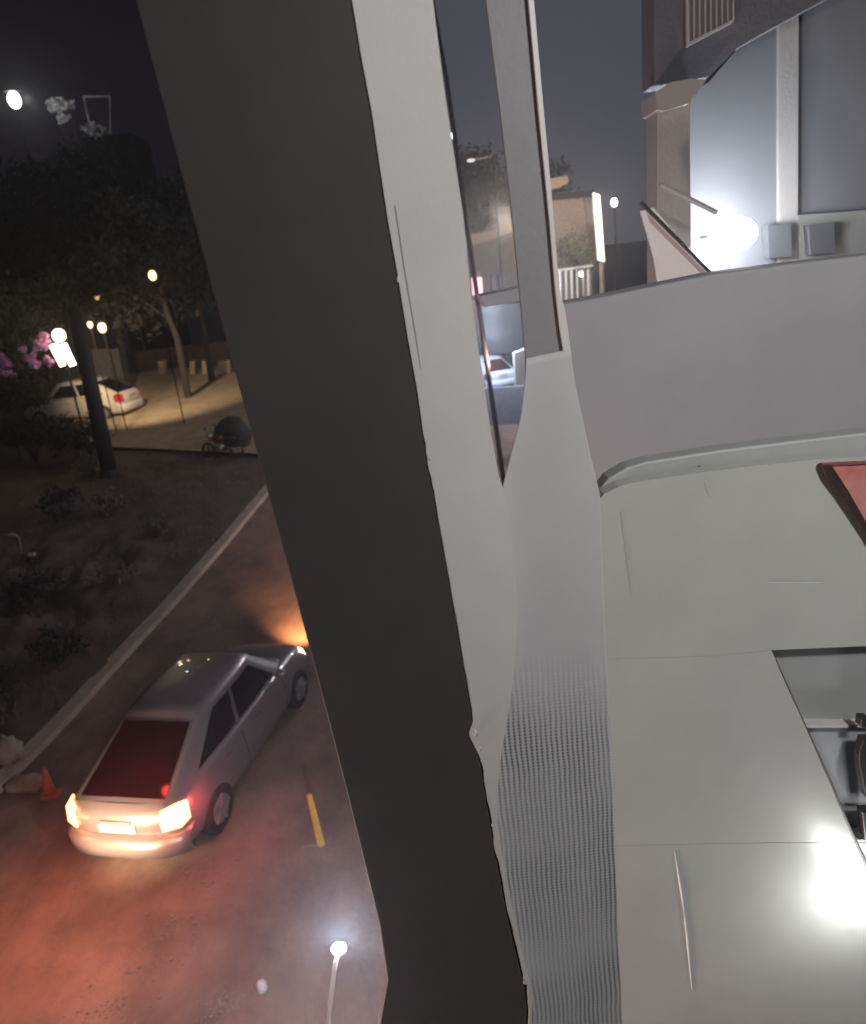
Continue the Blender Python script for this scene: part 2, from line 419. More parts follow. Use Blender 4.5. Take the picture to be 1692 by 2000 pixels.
# grass of the verge
def verge_grass():
    rnd = random.Random(5); vs = []; fs = []
    for _ in range(9000):
        t = rnd.random()*(len(KC)-1); i = int(t); k = KC[i].lerp(KC[i+1], t-i); q = rnd.random()
        p = Vector((k.x-9*q, k.y+5*q, 0)); n1 = noise.noise(Vector((p.x*.5, p.y*.5, 7)))
        if n1 < -.05: continue
        z = terrain(p.x, p.y)+.12; a = rnd.random()*6.28; h = rnd.uniform(.06, .22); d = Vector((math.cos(a), math.sin(a), 0))
        j = len(vs); b = Vector((p.x, p.y, z)); vs += [b-d*.015, b+d*.015, b+Vector((d.y*.06, d.x*.06, h))]; fs.append((j, j+1, j+2))
    o = mesh_obj('grass', vs, fs, M_leaf2); o['kind'] = 'stuff'; tag(o, 'dark tufty grass scattered over the verge left of the kerb', 'grass')
verge_grass()

# flowering bush
g = at_dist(60, 860, 33); base = Vector((g.x, g.y, terrain(g.x, g.y)))
t = thing('flowering_bush', 'tall bush with magenta flowers left of the glowing lamp', 'bush', base)
mb = MB()
for k in range(5): mb.tube([base, base+Vector((.3*k-.6, 0, 1.6)), base+Vector((.5*k-1.1, .1, 3.4))], [.05, .035, .015], 6)
mb.build('stem', M_bark, t)
bl = [(on_y(x, y, 33), .75, (1, .7, .7)) for x, y in ((0, 780), (60, 770), (30, 850), (90, 830), (-50, 800))]
foliage('leaves', bl, 3500, .09, M_leaf, t, 31)
for q, (x, y, r) in enumerate(((8, 722, .42), (5, 700, .3), (58, 698, .26), (80, 672, .34), (70, 712, .22), (94, 706, .26), (45, 682, .15), (86, 655, .2))):
    foliage('flower_cluster', [(on_y(x, y, 32.3), r, (1, .6, .8))], 260, .06, M_petal, t, 40+q)

# ================================================================== LEFT STREET FURNITURE
def bulbs():
    c = on_y(115, 655, 32.5); base = Vector((c.x, c.y, terrain(c.x, c.y)))
    t = thing('garden_lamp', 'glowing garden lamp with a round globe over two bright tubes', 'lamp', base)
    MB().tube([base, Vector((c.x, c.y, c.z-1.1))], .05, 8).build('post', M_pole, t)
    e = emat('warm_bulb', (1, .86, .55), 7)
    MB().ball(c, .26, 14).build('globe', e, t, True)
    for dx in (-.14, .30):
        a = on_y(112+dx*40, 672, 32.5); MB().tube([a+Vector((-.05, 0, 0)), a+Vector((.14+.1*dx, 0, -.9))], [.17, .13], 10).build('tube', e, t, True)
    light('garden_light', 'POINT', c+Vector((.3, -.6, .2)), 70, (1, .72, .40), .3, t)
    sp = light('garden_beam', 'SPOT', c+Vector((.8, .6, .8)), 5200, (1, .74, .45), .3, t, spot_size=math.radians(72), spot_blend=.8)
    sp.rotation_euler = (G(350, 775)-(c+Vector((.8, .6, .8)))).to_track_quat('-Z', 'Y').to_euler()
    return t
bulbs()
c2 = on_y(200, 870, 29.5)
b = Vector((c2.x, c2.y, terrain(c2.x, c2.y)))
tp = on_y(144, 600, c2.y)
t = thing('utility_pole', 'thick dark leaning pole in front of the white parked car', 'pole', b)
MB().tube([b-Vector((0, 0, .3)), b.lerp(tp, .5), tp], [.31, .29, .26], 14).build('shaft', M_pole, t, True)
MB().tube([b-Vector((0, 0, .1)), b+Vector((0, 0, .35))], [.42, .36], 14).build('footing', M_pole, t, True)

def point_lamp(px, py, dist, r, col, es, power, label, pole=True, name='street_lamp', lcol=None, group='small far lamps', shape=(1, 1, 1.3)):
    c = on_y(px, py, dist); base = Vector((c.x, c.y, terrain(c.x, c.y)))
    t = thing(name, label, 'lamp', base, group)
    mb = MB(); mb.tube([base, Vector((c.x, c.y, c.z-r))], .028, 8); mb.build('post', M_blackpole, t)
    MB().ball(c, r, 12, shape).build('bulb', emat('bulb', col, es), t, True)
    mb = MB(); mb.tube([c+Vector((0, 0, r*1.2)), c+Vector((0, 0, r*1.7))], [r*1.4, r*.3], 10); mb.build('cap', M_pole, t)
    if power: light('lamp_light', 'POINT', c+Vector((0, -r*1.5, 0)), power, lcol or col, r, t)
    return t
point_lamp(28, 195, 60, .42, (1, .98, 1), 9, 70, 'brightest far white lamp high at the left edge')
point_lamp(298, 538, 36, .17, (1, .75, .32), 3, 25, 'small yellow lamp shining alone among dark leaves')
point_lamp(190, 580, 40, .12, (1, .55, .2), .7, 0, 'dim amber lamp left of the yellow one')
point_lamp(200, 640, 36, .18, (1, .6, .35), 1.0, 18, 'dull orange lamp above the low stone wall')
point_lamp(176, 634, 36, .12, (.9, .5, .3), .5, 0, 'faintest orange lamp right beside the dark pole')
point_lamp(1200, 395, 30, .12, (.95, .98, 1), 8, 30, 'round white lamp right of the cream lit post')
point_lamp(1622, 424, 16, .07, (.9, .97, 1), 7, 6, 'tiny white lamp to the right of the floodlight', shape=(1.3, 1, .8))
point_lamp(882, 265, 45, .12, (.95, .97, 1), 3, 0, 'tiny white lamp against the white pillar in the gap')

# lit leaf clumps and roof frame near the far white lamp
for (x, y, r, lab) in ((112, 205, .55, 'bright white lit leaf clump left of the roof frame'), (135, 205, .3, 'small lit leaf clump next to the roof frame post'), (125, 232, .35, 'dim lit leaf clump hanging under the brighter ones'), (185, 252, .6, 'grey lit leaf clump below the roof frame')):
    p = on_y(x, y, 55)
    base = Vector((p.x, p.y, terrain(p.x, p.y)))
    t = thing('climbing_plant', lab, 'plant', base, 'lit leaf clumps by the far lamp')
    MB().tube([base, p], [.08, .03], 6).build('stem', M_bark, t)
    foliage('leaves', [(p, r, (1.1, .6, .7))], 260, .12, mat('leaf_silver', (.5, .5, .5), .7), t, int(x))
p = on_y(120, 215, 54); 
light('foliage_lamp', 'POINT', p+Vector((-1.2, -1.8, .3)), 160, (1, .98, .95), .2)
a = on_y(163, 188, 56); bq = on_y(215, 188, 56); cq = on_y(215, 262, 56)
base = Vector(((a.x+bq.x)/2, 56, terrain(0, 56)))
t = thing('roof_frame', 'thin grey roof frame on a dark building beside the lit leaves', 'building', base)
MB().box((base.x, 58.1, (cq.z+base.z)/2), (bq.x-a.x+1.5, 4, cq.z-base.z)).build('wall', M_blackpole, t)
MB().tube([a, bq, cq], .07, 6).build('frame', M_trim, t)
MB().tube([Vector((a.x, 56, cq.z)), a], .05, 6).build('post', M_trim, t)

# low stone wall with lit pieces left of the forecourt
def foot_y(px, py): return G(px, py).y
def block(name, poly, y, th, mt, label, cat, group=None, **k):
    """upright solid standing at distance y; a thing of its own"""
    f = [on_y(px, py, y) for px, py in poly]
    bx = sum(p.x for p in f)/len(f); base = Vector((bx, y, min(p.z for p in f)))
    t = thing(name, label, cat, base, group)
    prism(k.get('part', 'wall'), poly, y, th, mt, t, bevel=.01)
    return t
block('stone_wall', [(165, 695), (168, 680), (215, 682), (232, 680), (244, 725), (250, 752), (178, 752)], foot_y(215, 750), .5, mat('grey_stone', (.22, .20, .18), .9, nscale=6, noise_amt=.4, bump=1, bscale=14), 'low grey stone wall between the dark pole and the short dark stump', 'wall')
block('stump', [(233, 684), (243, 682), (249, 745), (240, 745)], foot_y(243, 745), .3, M_pole, 'short dark stump at the right end of the stone wall', 'stump', part='trunk')
for x, wd, lab in ((245, 9, 'white marker stone next to the stump'), (265, 8, 'white marker stone second from the stump'), (315, 14, 'tan wall pier left of centre in the dark boundary'), (375, 10, 'tan wall pier in the middle of the dark boundary'), (400, 12, 'tan wall pier second from the dark wall edge'), (437, 22, 'broad tan wall pier nearest the dark wall edge')):
    y0 = 700 if x < 300 else 705
    wm = M_white if x < 300 else M_court
    block('wall_pier', [(x-wd/2, y0), (x+wd/2, y0-1), (x+wd/2+2, y0+34), (x-wd/2+2, y0+36)], foot_y(x, y0+34), .4, wm, lab, 'pier', 'piers along the forecourt boundary', part='shaft')
block('boundary_wall', [(250, 690), (640, 640), (640, 732), (252, 736)], foot_y(300, 734)+.5, .3, mat('dark_boundary', (.035, .024, .022), .9, nscale=2, noise_amt=.4, bump=.5), 'long dark boundary wall behind the tan piers', 'wall')

# verge oddments
g = G(22, 1490); MB().ball((g.x, g.y, g.z+.2), .30, 14, (1, .8, 1.1), .5).build('rock', M_rock, smooth=True)
tag(bpy.data.objects['rock'], 'pale rounded rock at the left edge beside the red lit car', 'rock', 'rocks on the verge')
g = G(55, 1540); o = MB().ball((g.x, g.y, g.z+.1), .24, 12, (1.8, .8, .6), .5).build('rock', M_rock, smooth=True)
tag(o, 'flat brown rock just below the pale rounded one', 'rock', 'rocks on the verge')
g = G(100, 1555, .05)
t = thing('marker_stake', 'short orange stake glowing in the tail light left of the car', 'stake', g)
M_or = mat('orange_paint', (.34, .09, .045), .6, noise_amt=.2)
MB().tube([g, g+Vector((0, 0, .28)), g+Vector((.02, 0, .55))], [.11, .08, .03], 8).build('shaft', M_or, t, True)
MB().box(g+Vector((.02, 0, .04)), (.3, .22, .06)).build('foot', M_or, t, bevel=.01)
g = G(65, 1093); o = MB().ball(g+Vector((0, 0, .16)), .10, 8, (1.4, 1, .7), .6).build('litter', M_carwhite)
tag(o, 'small white scrap of litter among the dark verge shrubs', 'litter')
g = G(42, 1080, .1); o = MB().tube([g, g+Vector((.05, 0, .5)), g+Vector((-.05, 0, .62)), g+Vector((-.45, 0, .62))], .035, 8).build('bent_pipe', M_kerb, smooth=True)
tag(o, 'thin bent brown pipe sticking up behind the white litter', 'pipe')
# light scooter part visible left of the pole
# ================================================================== CARS
def car_parts(root, paint, glass, rear, lit=True, X=None):
    """car along +Y, rear at y=0; X maps local points to world"""
    def bld(name, vs, fs, mt, parent=root, smooth=True, bevel=0):
        o = mesh_obj(name, [Vector(v)+parent_world(parent) for v in vs], fs, mt, parent, smooth, bevel=bevel); return fix(o)
    L = 4.15
    # y, half width at sill, at belt, z sill, z belt(top of lower body)
    st = [(0.00, .62, .60, .42, .62), (.05, .76, .72, .30, .86), (.16, .83, .78, .24, .96), (.40, .86, .81, .22, .99), (.9, .87, .82, .20, .985),
          (1.6, .875, .825, .20, .965), (2.4, .875, .82, .20, .945), (3.0, .87, .80, .20, .92), (3.35, .86, .76, .22, .87), (3.7, .83, .70, .24, .79), (3.98, .74, .60, .28, .70), (4.15, .52, .44, .36, .56)]
    prof = []
    for y, ws, wb, zs, zb in st:
        zm = zs+(zb-zs)*.5
        half = [(ws*.86, zs-.02), (ws*.98, zs+.05), (max(ws, wb)+.012, zm-.04), (ws*.5+wb*.5+.015, zm+.10), (wb+.005, zb-.08), (wb-.035, zb-.01), (wb*.72, zb+.012), (wb*.35, zb+.02), (0, zb+.022)]
        ring = [(x, y, z) for x, z in half]+[(-x, y, z) for x, z in half[-2::-1]]
        prof.append(ring)
    n = len(prof[0]); vs = [v for r in prof for v in r]; fs = []
    for i in range(len(prof)-1):
        for k in range(n-1): fs.append((i*n+k, i*n+k+1, (i+1)*n+k+1, (i+1)*n+k))
        fs.append((i*n+n-1, i*n, (i+1)*n, (i+1)*n+n-1))
    fs += [tuple(range(n)), tuple((len(prof)-1)*n+k for k in range(n-1, -1, -1))]
    body = bld('body', vs, fs, paint)
    ss = body.modifiers.new('sub', 'SUBSURF'); ss.levels = ss.render_levels = 1
    # greenhouse cross sections: y_base,y_top... loft from belt outline to roof outline
    belt = [(.66, .10), (.76, .30), (.795, 1.2), (.80, 2.2), (.78, 2.75), (.68, 3.12), (0, 3.24)]
    roof = [(.52, 1.12), (.575, 1.28), (.60, 1.6), (.60, 2.05), (.575, 2.3), (.52, 2.5), (0, 2.56)]
    def outl(h, z, dz=0):
        r = [(0, h[0][1], z)]+[(x, y, z) for x, y in h]
        return r+[(-x, y, z) for x, y, z in r[-2:0:-1]]
    b0, r0 = outl(belt, .95), outl(roof, 1.47)
    k = len(b0); mid = [tuple(Vector(a).lerp(Vector(bb), .93)+Vector((0, 0, -.012))) for a, bb in zip(b0, r0)]
    inner = [(x*.8, 1.85+(y-1.85)*.8, 1.515) for x, y, z in r0]; cen = [(0, 1.85, 1.532)]
    vs = b0+mid+r0+inner+cen; fs = []
    for q in range(3):
        for i in range(k): fs.append((q*k+i, q*k+(i+1) % k, (q+1)*k+(i+1) % k, (q+1)*k+i))
    for i in range(k): fs.append((3*k+i, 3*k+(i+1) % k, 4*k))
    cabin = bld('roof', vs, fs, paint)
    def P(side, y, t):   # point on the side surface
        def hw(h, y):
            for (x0, y0), (x1, y1) in zip(h, h[1:]):
                if y0 <= y <= y1: return x0+(x1-x0)*(y-y0)/max(1e-6, y1-y0)
            return h[0][0]
        a = Vector((hw(belt, y), y, .95))
        # find the matching roof station proportionally
        fy = (y-.10)/(3.12-.10); yr = 1.12+fy*(2.50-1.12)
        b_ = Vector((hw(roof, yr), yr, 1.47)); p = a.lerp(b_, t); p.x += .014; p.x *= side; return p
    def pane(name, quad, mt, th=.006):
        return bld(name, [v for v in quad], [tuple(range(len(quad)))], mt, smooth=False)
    for side in (1, -1):
        for y0, y1, ty in ((.55, 1.50, (.10, .85)), (1.60, 2.72, (.08, .85))):
            top0 = y0+(.22 if y0 < 1 else 0); q = []
            N = 6
            lo = [P(side, y0+(y1-y0)*i/N, ty[0]) for i in range(N+1)]
            tt = y1-(.10 if y0 > 1 else 0)
            hi = [P(side, top0+(tt-top0)*i/N, ty[1]) for i in range(N+1)]
            vs2 = lo+hi; f2 = [(i, i+1, N+1+i+1, N+1+i) for i in range(N)]
            bld('side_window', vs2, f2, glass, smooth=True)
    # rear window and windscreen
    e = .014
    def rp(x, t): 
        a = Vector((x*.64, .10-e, .95)); b_ = Vector((x*.51, 1.12-e, 1.47)); return a.lerp(b_, t)
    bld('rear_window', [rp(-.94, .06), rp(.94, .06), rp(.95, .90), rp(-.95, .90)], [(0, 1, 2, 3)], rear, smooth=False)
    def fp(x, t):
        a = Vector((x*.70, 3.16-.12*abs(x)**2+.03, .96)); b_ = Vector((x*.52, 2.56-.06*abs(x)**2+.03, 1.465)); return a.lerp(b_, t)
    N = 8; lo = [fp(-1+2*i/N, .06) for i in range(N+1)]; hi = [fp(-1+2*i/N, .9) for i in range(N+1)]
    bld('windscreen', lo+hi, [(i, i+1, N+2+i, N+1+i) for i in range(N)], glass)
    # bumper
    vs = []; N = 14
    for i in range(N+1):
        a = -1+2*i/N; x = a*.88; yb = -.10+.20*abs(a)**4
        vs += [(x*.97, yb+.06, .24), (x, yb-.02, .33), (x*1.0, yb-.03, .50), (x*.985, yb+.05, .575), (x*.95, yb+.25, .58)]
    bp = bld('bumper', vs, [(i*5+q, i*5+q+1, i*5+5+q+1, i*5+5+q) for i in range(N) for q in range(4)], paint)
    s = bp.modifiers.new('s', 'SOLIDIFY'); s.thickness = .02
    # tailgate panel
    N = 10; vs = []
    for i in range(N+1):
        a = -1+2*i/N; x = a*.60; y = -.015+.05*abs(a)**3
        vs += [(x, y-.012, .585), (x, y-.03, .66), (x, y-.028, .82), (x*1.02, y+.03, .90), (x*1.02, y+.10, .95)]
    tg = bld('tailgate', vs, [(i*5+q, i*5+q+1, i*5+5+q+1, i*5+5+q) for i in range(N) for q in range(4)], paint)
    pl = MB().box(parent_world(tg)+Vector((0, -.052, .70)), (.50, .014, .11)).build('number_plate', M_carwhite, tg)
    hd = MB().box(parent_world(tg)+Vector((0, -.055, .80)), (.42, .03, .03)).build('handle', M_metal, tg, bevel=.006)
    # tail lights
    tl = emat('tail_lit', (1, .30, .10), 9) if lit else mat('tail_red', (.35, .02, .02), .25)
    for s in (1, -1):
        vs = [(s*.60, -.03, .66), (s*.80, .06, .66), (s*.845, .20, .68), (s*.60, -.025, .87), (s*.775, .07, .88), (s*.82, .24, .90), (s*.59, .02, .92), (s*.75, .14, .94)]
        o = bld('tail_light', vs, [(0, 1, 4, 3), (1, 2, 5, 4), (3, 4, 7, 6), (4, 5, 7)], tl if lit else tl, smooth=False)
        sd = o.modifiers.new('s', 'SOLIDIFY'); sd.thickness = .02
        vs = [(s*.50, 4.02, .50), (s*.72, 3.92, .52), (s*.70, 3.86, .68), (s*.50, 3.97, .66)]
        o = bld('headlight', vs, [(0, 1, 2, 3)], emat('head_lit', (1, .75, .45), 8) if lit else M_carwhite, smooth=False)
        sd = o.modifiers.new('s', 'SOLIDIFY'); sd.thickness = .05
        mb = MB(); c = parent_world(root)+Vector((s*.93, 2.68, 1.0))
        mb.ball(c, .10, 10, (1, .6, .7)); mb.box(c-Vector((s*.06, 0, .03)), (.1, .05, .04)); mb.build('wing_mirror', paint, root, True)
        for y in (1.15, 2.0):
            MB().box(parent_world(root)+Vector((s*.872, y, .80)), (.025, .16, .025)).build('door_handle', paint, root, bevel=.006)
        for y in (.72, 3.25):
            w_ = bpy.data.objects.new('wheel', None); COL.objects.link(w_); w_.parent = root; w_.location = (s*.79, y, .31)
            wl = parent_world(w_); w_.empty_display_size = .1
            MB().tube([wl+Vector((-.095, 0, 0)), wl+Vector((-.08, 0, 0)), wl+Vector((.08, 0, 0)), wl+Vector((.095, 0, 0))], [.27, .31, .31, .27], 24).build('tyre', M_tyre, w_, True)
            mb = MB(); mb.tube([wl+Vector((s*.085, 0, 0)), wl+Vector((s*.103, 0, 0))], [.20, .17], 16)
            for a in range(5):
                aa = a*1.257; mb.box(wl+Vector((s*.105, math.cos(aa)*.1, math.sin(aa)*.1)), (.02, .18, .045), M=Matrix.Rotation(aa, 3, 'X'))
            mb.build('rim', M_metal, w_)
            # wheel arch shadow gap
    for side in (1, -1):
        for yy in (1.52, 2.78):
            pts = [(side*(x_+.006), yy+dy, z_) for x_, dy, z_ in ((.868, 0, .30), (.888, 0, .48), (.878, 0, .70), (.845, 0, .90))]
            MB().tube([Vector(q_)+parent_world(root) for q_ in pts], .005, 5).build('door_seam', M_black, root)
    MB().box(parent_world(root)+Vector((.05, .20, .985)), (.5, .03, .015)).build('wiper', M_black, root)
    return root
def place_car(px, py, heading, paint, label, lit, rear=None, glass=None, group=None, lift=.0, scale=1, sy=1):
    g = G(px, py); root = thing('parked_car', label, 'car', Vector((0, 0, 0)), group)
    car_parts(root, paint, glass or M_glass, rear or M_rearglass, lit)
    root.location = (g.x, g.y, terrain(g.x, g.y)+.015+lift); root.rotation_euler = (math.atan(.0), 0, -heading); root.scale = (scale, scale*sy, scale)
    return root
HD = math.radians(13.5)
car = place_car(260, 1702, HD, M_silver, 'silver hatchback with glowing tail lights stopped on the reddish road', True, scale=1.13, sy=1.17)
def carpt(x, y, z): return car.location+Matrix.Rotation(-HD, 3, 'Z') @ Vector((x, y, z))
def car_light(name, x, y, z, power, col, size=.1, kind='POINT', tgt=None, **k):
    o = light(name, kind, (0, 0, 0), power, col, size, None, **k)
    o.parent = car; o.location = (x, y, z)
    if tgt: o.rotation_euler = (Vector(tgt)-Vector((x, y, z))).to_track_quat('-Z', 'Y').to_euler()
    return o
car_light('brake_glow', .78, -.22, .80, 14, (1, .20, .08), .12)
car_light('brake_glow', -.78, -.22, .80, 14, (1, .20, .08), .12)
car_light('bumper_fill', 0, -1.0, .95, 820, (1, .64, .36), .25, 'SPOT', (0, 0, .72), spot_size=math.radians(78), spot_blend=.6)  # added spot behind the car, brightens bumper and tailgate
car_light('glass_fill', .35, .25, 1.42, 7, (1, .06, .05), .08)  # added red light to redden the rear glass, no fixture
car_light('side_brake_glow', 1.08, .35, .80, 16, (1, .10, .09), .12)
car_light('rear_fill', -.1, -1.3, 2.1, 430, (1, .30, .15), .6, 'SPOT', (-.2, -2.0, 0), spot_size=math.radians(168), spot_blend=1)  # added light hanging behind the car, spreads orange over the road
car_light('headlight_beam', .35, 4.35, .65, 1500, (1, .45, .16), .1, 'SPOT', (-.6, 7.5, 0), spot_size=math.radians(75), spot_blend=.8)

place_car(266, 812, math.radians(-80), M_carwhite, 'white parked car half hidden behind the thick dark pole', False, rear=M_glass, scale=1.4)
place_car(985, 765, math.radians(-20), M_carblue, 'pale blue parked car shining in the gap beside the grey upright', False)

# motorbike
def motorbike(px, py, rz, label):
    g = G(px, py); base = Vector((g.x, g.y, terrain(g.x, g.y)+.15)); t = thing('motorbike', label, 'motorbike', Vector((0, 0, 0)))
    for y, nm in ((-.65, 'wheel'), (.68, 'wheel')):
        mb = MB(); ringp = [Vector((0, y+math.cos(a)*.27, .31+math.sin(a)*.27)) for a in [2*math.pi*i/24 for i in range(25)]]
        mb.tube(ringp, .05, 8, False)
        for i in range(8):
            a = i*math.pi/4; mb.tube([Vector((0, y, .31)), Vector((0, y+math.cos(a)*.26, .31+math.sin(a)*.26))], .008, 5)
        mb.build(nm, M_tyre, t, True)
    mb = MB(); mb.tube([(0, .68, .31), (0, .52, .75), (0, .45, .98)], .035, 8); mb.tube([(0, -.65, .31), (0, -.1, .42), (0, .2, .4), (0, .45, .8)], .04, 8); mb.build('frame', M_metal, t, True)
    MB().ball((0, .18, .78), .2, 12, (.7, 1.4, .75)).build('fuel_tank', mat('tank_red', (.09, .02, .02), .3), t, True)
    MB().ball((0, -.35, .76), .2, 12, (.75, 1.9, .4)).build('seat', M_black, t, True)
    MB().ball((0, .12, .42), .18, 10, (.8, 1.1, .9)).build('engine', M_metal, t, True)
    MB().tube([(-.36, .33, 1.04), (-.2, .42, 1.0), (.2, .42, 1.0), (.36, .33, 1.04)], .016, 8).build('handlebar', M_black, t, True)
    MB().ball((0, .58, .88), .10, 12).build('headlight', M_metal, t, True)
    for s in (-1, 1):
        MB().tube([(s*.25, .38, 1.0), (s*.32, .40, 1.2)], .008, 6).ball((s*.33, .40, 1.24), .07, 8, (1.2, .4, .8)).build('mirror', M_black, t, True)
    MB().ball((0, -.75, .70), .12, 10, (.8, 1.6, .5)).build('mudguard', M_black, t, True)
    MB().tube([(.14, .1, .25), (.16, -.7, .32)], [.03, .045], 8).build('exhaust', M_metal, t, True)
    t.location = base; t.rotation_euler = (0, 0, rz)
motorbike(440, 900, math.radians(68), 'dark motorbike standing at the edge of the sandy forecourt')
# box cart next to the bike: dark bundle behind
g = G(462, 885); o = MB().ball((g.x, g.y, g.z+.75), .8, 12, (1.0, .6, .95), .3).build('covered_bundle', mat('tarpaulin', (.018, .02, .018), .8, bump=.8, bscale=6), smooth=True)
tag(o, 'dark covered bundle behind the motorbike, against the dark wall edge', 'bundle')

# yellow stake
g = G(628, 1652); tpx = on_y(604, 1552, g.y)
t = thing('yellow_stake', 'yellow upright stake on a small base right of the silver car', 'stake', g)
MB().tube([g, tpx], [.055, .040], 4).build('shaft', M_yellow, t)
q = G(590, 1657); MB().tube([g+Vector((0, 0, .02)), q+Vector((0, 0, .03))], .018, 6).build('foot', M_rock, t)

wl = Vector((-1.7, 1.25, 4.9))  # added light out of view, fills the road
t = thing('road_fill', 'added fill light for the road below the balcony, out of view', 'lamp', wl)
MB().ball(wl, .1, 12).build('bulb', emat('road_fill_white', (1, .85, .8), 5), t, True)
MB().tube([wl+Vector((.1, 0, 0)), wl+Vector((.3, -.1, 0))], .02, 6).build('bracket', M_metal, t)
light('road_fill_light', 'POINT', wl+Vector((-.1, .15, -.05)), 560, (1, .68, .58), .2, t)
# near street lamp, bottom of frame
lp = on_y(662, 1853, 4.6)
lb = Vector((lp.x-.35, 4.6, 0))
t = thing('street_lamp', 'bright white street lamp on a thin pole at the bottom edge', 'lamp', lb)
bq = on_y(640, 2010, 4.55)
MB().tube([lb, Vector((bq.x-.05, 4.6, bq.z-1)), bq, on_y(645, 1960, 4.58), on_y(655, 1885, 4.6), lp], [.05, .04, .022, .02, .018, .018], 10).build('pole', M_trim, t, True)
MB().ball(lp, .046, 16, (1.25, 1, .8)).build('bulb', emat('lamp_white', (.93, .96, 1), 60), t, True)
light('lamp_light', 'POINT', lp+Vector((0, .12, -.05)), 520, (.84, .88, 1), .07, t)
MB().box((lb.x, lb.y, .08), (.3, .3, .16)).build('footing', M_kerb, t)
g = G(513, 1933); o = MB().ball(g+Vector((0, 0, .05)), .07, 10, (1, 1, 1), .5).build('stone', M_white, smooth=True)
tag(o, 'single pale stone on the road left of the street lamp', 'stone')
# ================================================================== GAP AND MIDDLE VIEW
block('rendered_house', [(895, 470), (905, 462), (1012, 430), (1030, 440), (1060, 600), (900, 640)], 46, 5, M_brown, 'brown rendered house low in the gap behind the pink sign', 'house')
def poly_part(name, poly, y, th, mt, parent): return prism(name, poly, y, th, mt, parent)
h = [o for o in COL.objects if o.name.startswith('rendered_house')][0]
poly_part('roof', [(900, 462), (960, 450), (1010, 428), (1012, 448), (960, 468), (905, 484)], 45.2, .8, M_tan, h)
for x in (955, 970):
    poly_part('window', [(x, 535), (x+7, 534), (x+8, 568), (x+1, 569)], 45.9, .06, M_glass, h)
block('tan_roof_house', [(948, 404), (1012, 402), (1014, 432), (955, 445), (975, 422)], 52, 4, M_tan, 'tan gabled roof end higher in the gap', 'house', part='roof')
block('low_wall', [(915, 590), (965, 588), (975, 608), (1030, 600), (1040, 640), (920, 660)], 43, .4, M_rock, 'broken grey brown wall below the pink sign', 'wall')
block('blue_gate', [(938, 600), (1030, 590), (1034, 690), (945, 690)], 41.5, .3, mat('blue_grey_metal', (.05, .07, .095), .6, noise_amt=.2), 'dark blue grey gate panel above the pale blue car', 'gate', part='panel')
s = on_y(931, 557, 40); base = Vector((s.x, 40, terrain(0, 40)))
t = thing('lit_sign', 'small glowing pink sign under a dark cap by the white pillar', 'sign', base)
MB().tube([base, s], .05, 6).build('post', M_pole, t)
prism('panel', [(921, 541), (941, 541), (943, 574), (924, 576)], 39.8, .15, emat('pink_glow', (.95, .38, .46), .9), t)
prism('cap', [(920, 533), (942, 532), (942, 541), (921, 542)], 39.7, .35, M_black, t)
light('sign_light', 'POINT', s+Vector((0, -1, 0)), 30, (1, .55, .6), .3, t)
light('house_fill', 'POINT', on_y(985, 430, 36), 1300, (1, .83, .66), .4)  # added bare light to brighten the houses in the gap
s = on_y(920, 313, 44); base = Vector((s.x, 44, terrain(0, 44)))
t = thing('arm_lamp', 'faint street lamp on a long arm against the olive tree in the gap', 'lamp', base)
e2 = on_y(962, 305, 44)
MB().tube([Vector((e2.x, 44, base.z)), e2], .06, 6).build('post', M_pole, t)
MB().tube([e2, s], .035, 6).build('arm', M_trim, t)
MB().ball(s, .13, 10, (1.8, 1, .7)).build('head', emat('faint_lamp', (.8, .8, .72), .7), t, True)
a_, b_ = on_y(872, 150, 20), on_y(897, 330, 20)
base = Vector((b_.x+.5, 20, terrain(0, 20)))
t = thing('slim_pole', 'slim dark pole running down beside the white pillar in the gap', 'pole', base)
MB().tube([base, b_, a_, a_+Vector((-.2, 0, 2))], [.07, .06, .05, .05], 8).build('shaft', mat('slim_pole_paint', (.05, .05, .06), .5), t, True)
block('garden_wall', [(930, 760), (1050, 752), (1050, 826), (936, 832)], 25, .25, mat('bluegrey_wall', (.14, .15, .19), .9, noise_amt=.2, bump=.4), 'blue grey garden wall just below the pale blue car', 'wall')
block('gate_pier', [(1004, 690), (1030, 680), (1030, 760), (1008, 760)], 34, .4, M_white, 'white gate pier against the right side of the pale blue car', 'pier', part='shaft')
light('gap_fill', 'POINT', on_y(955, 600, 24), 900, (.72, .82, 1), .4)  # added cool fill in the gap, no fixture
light('blue_car_fill', 'POINT', on_y(962, 655, 34), 700, (.70, .80, 1), .3)  # added light to blow out the pale blue car's roof
light('gap_ground_fill', 'POINT', on_y(975, 800, 20)+Vector((0, 0, 1.2)), 160, (1, .6, .5), .3)  # added warm fill over the ground in the gap, no fixture

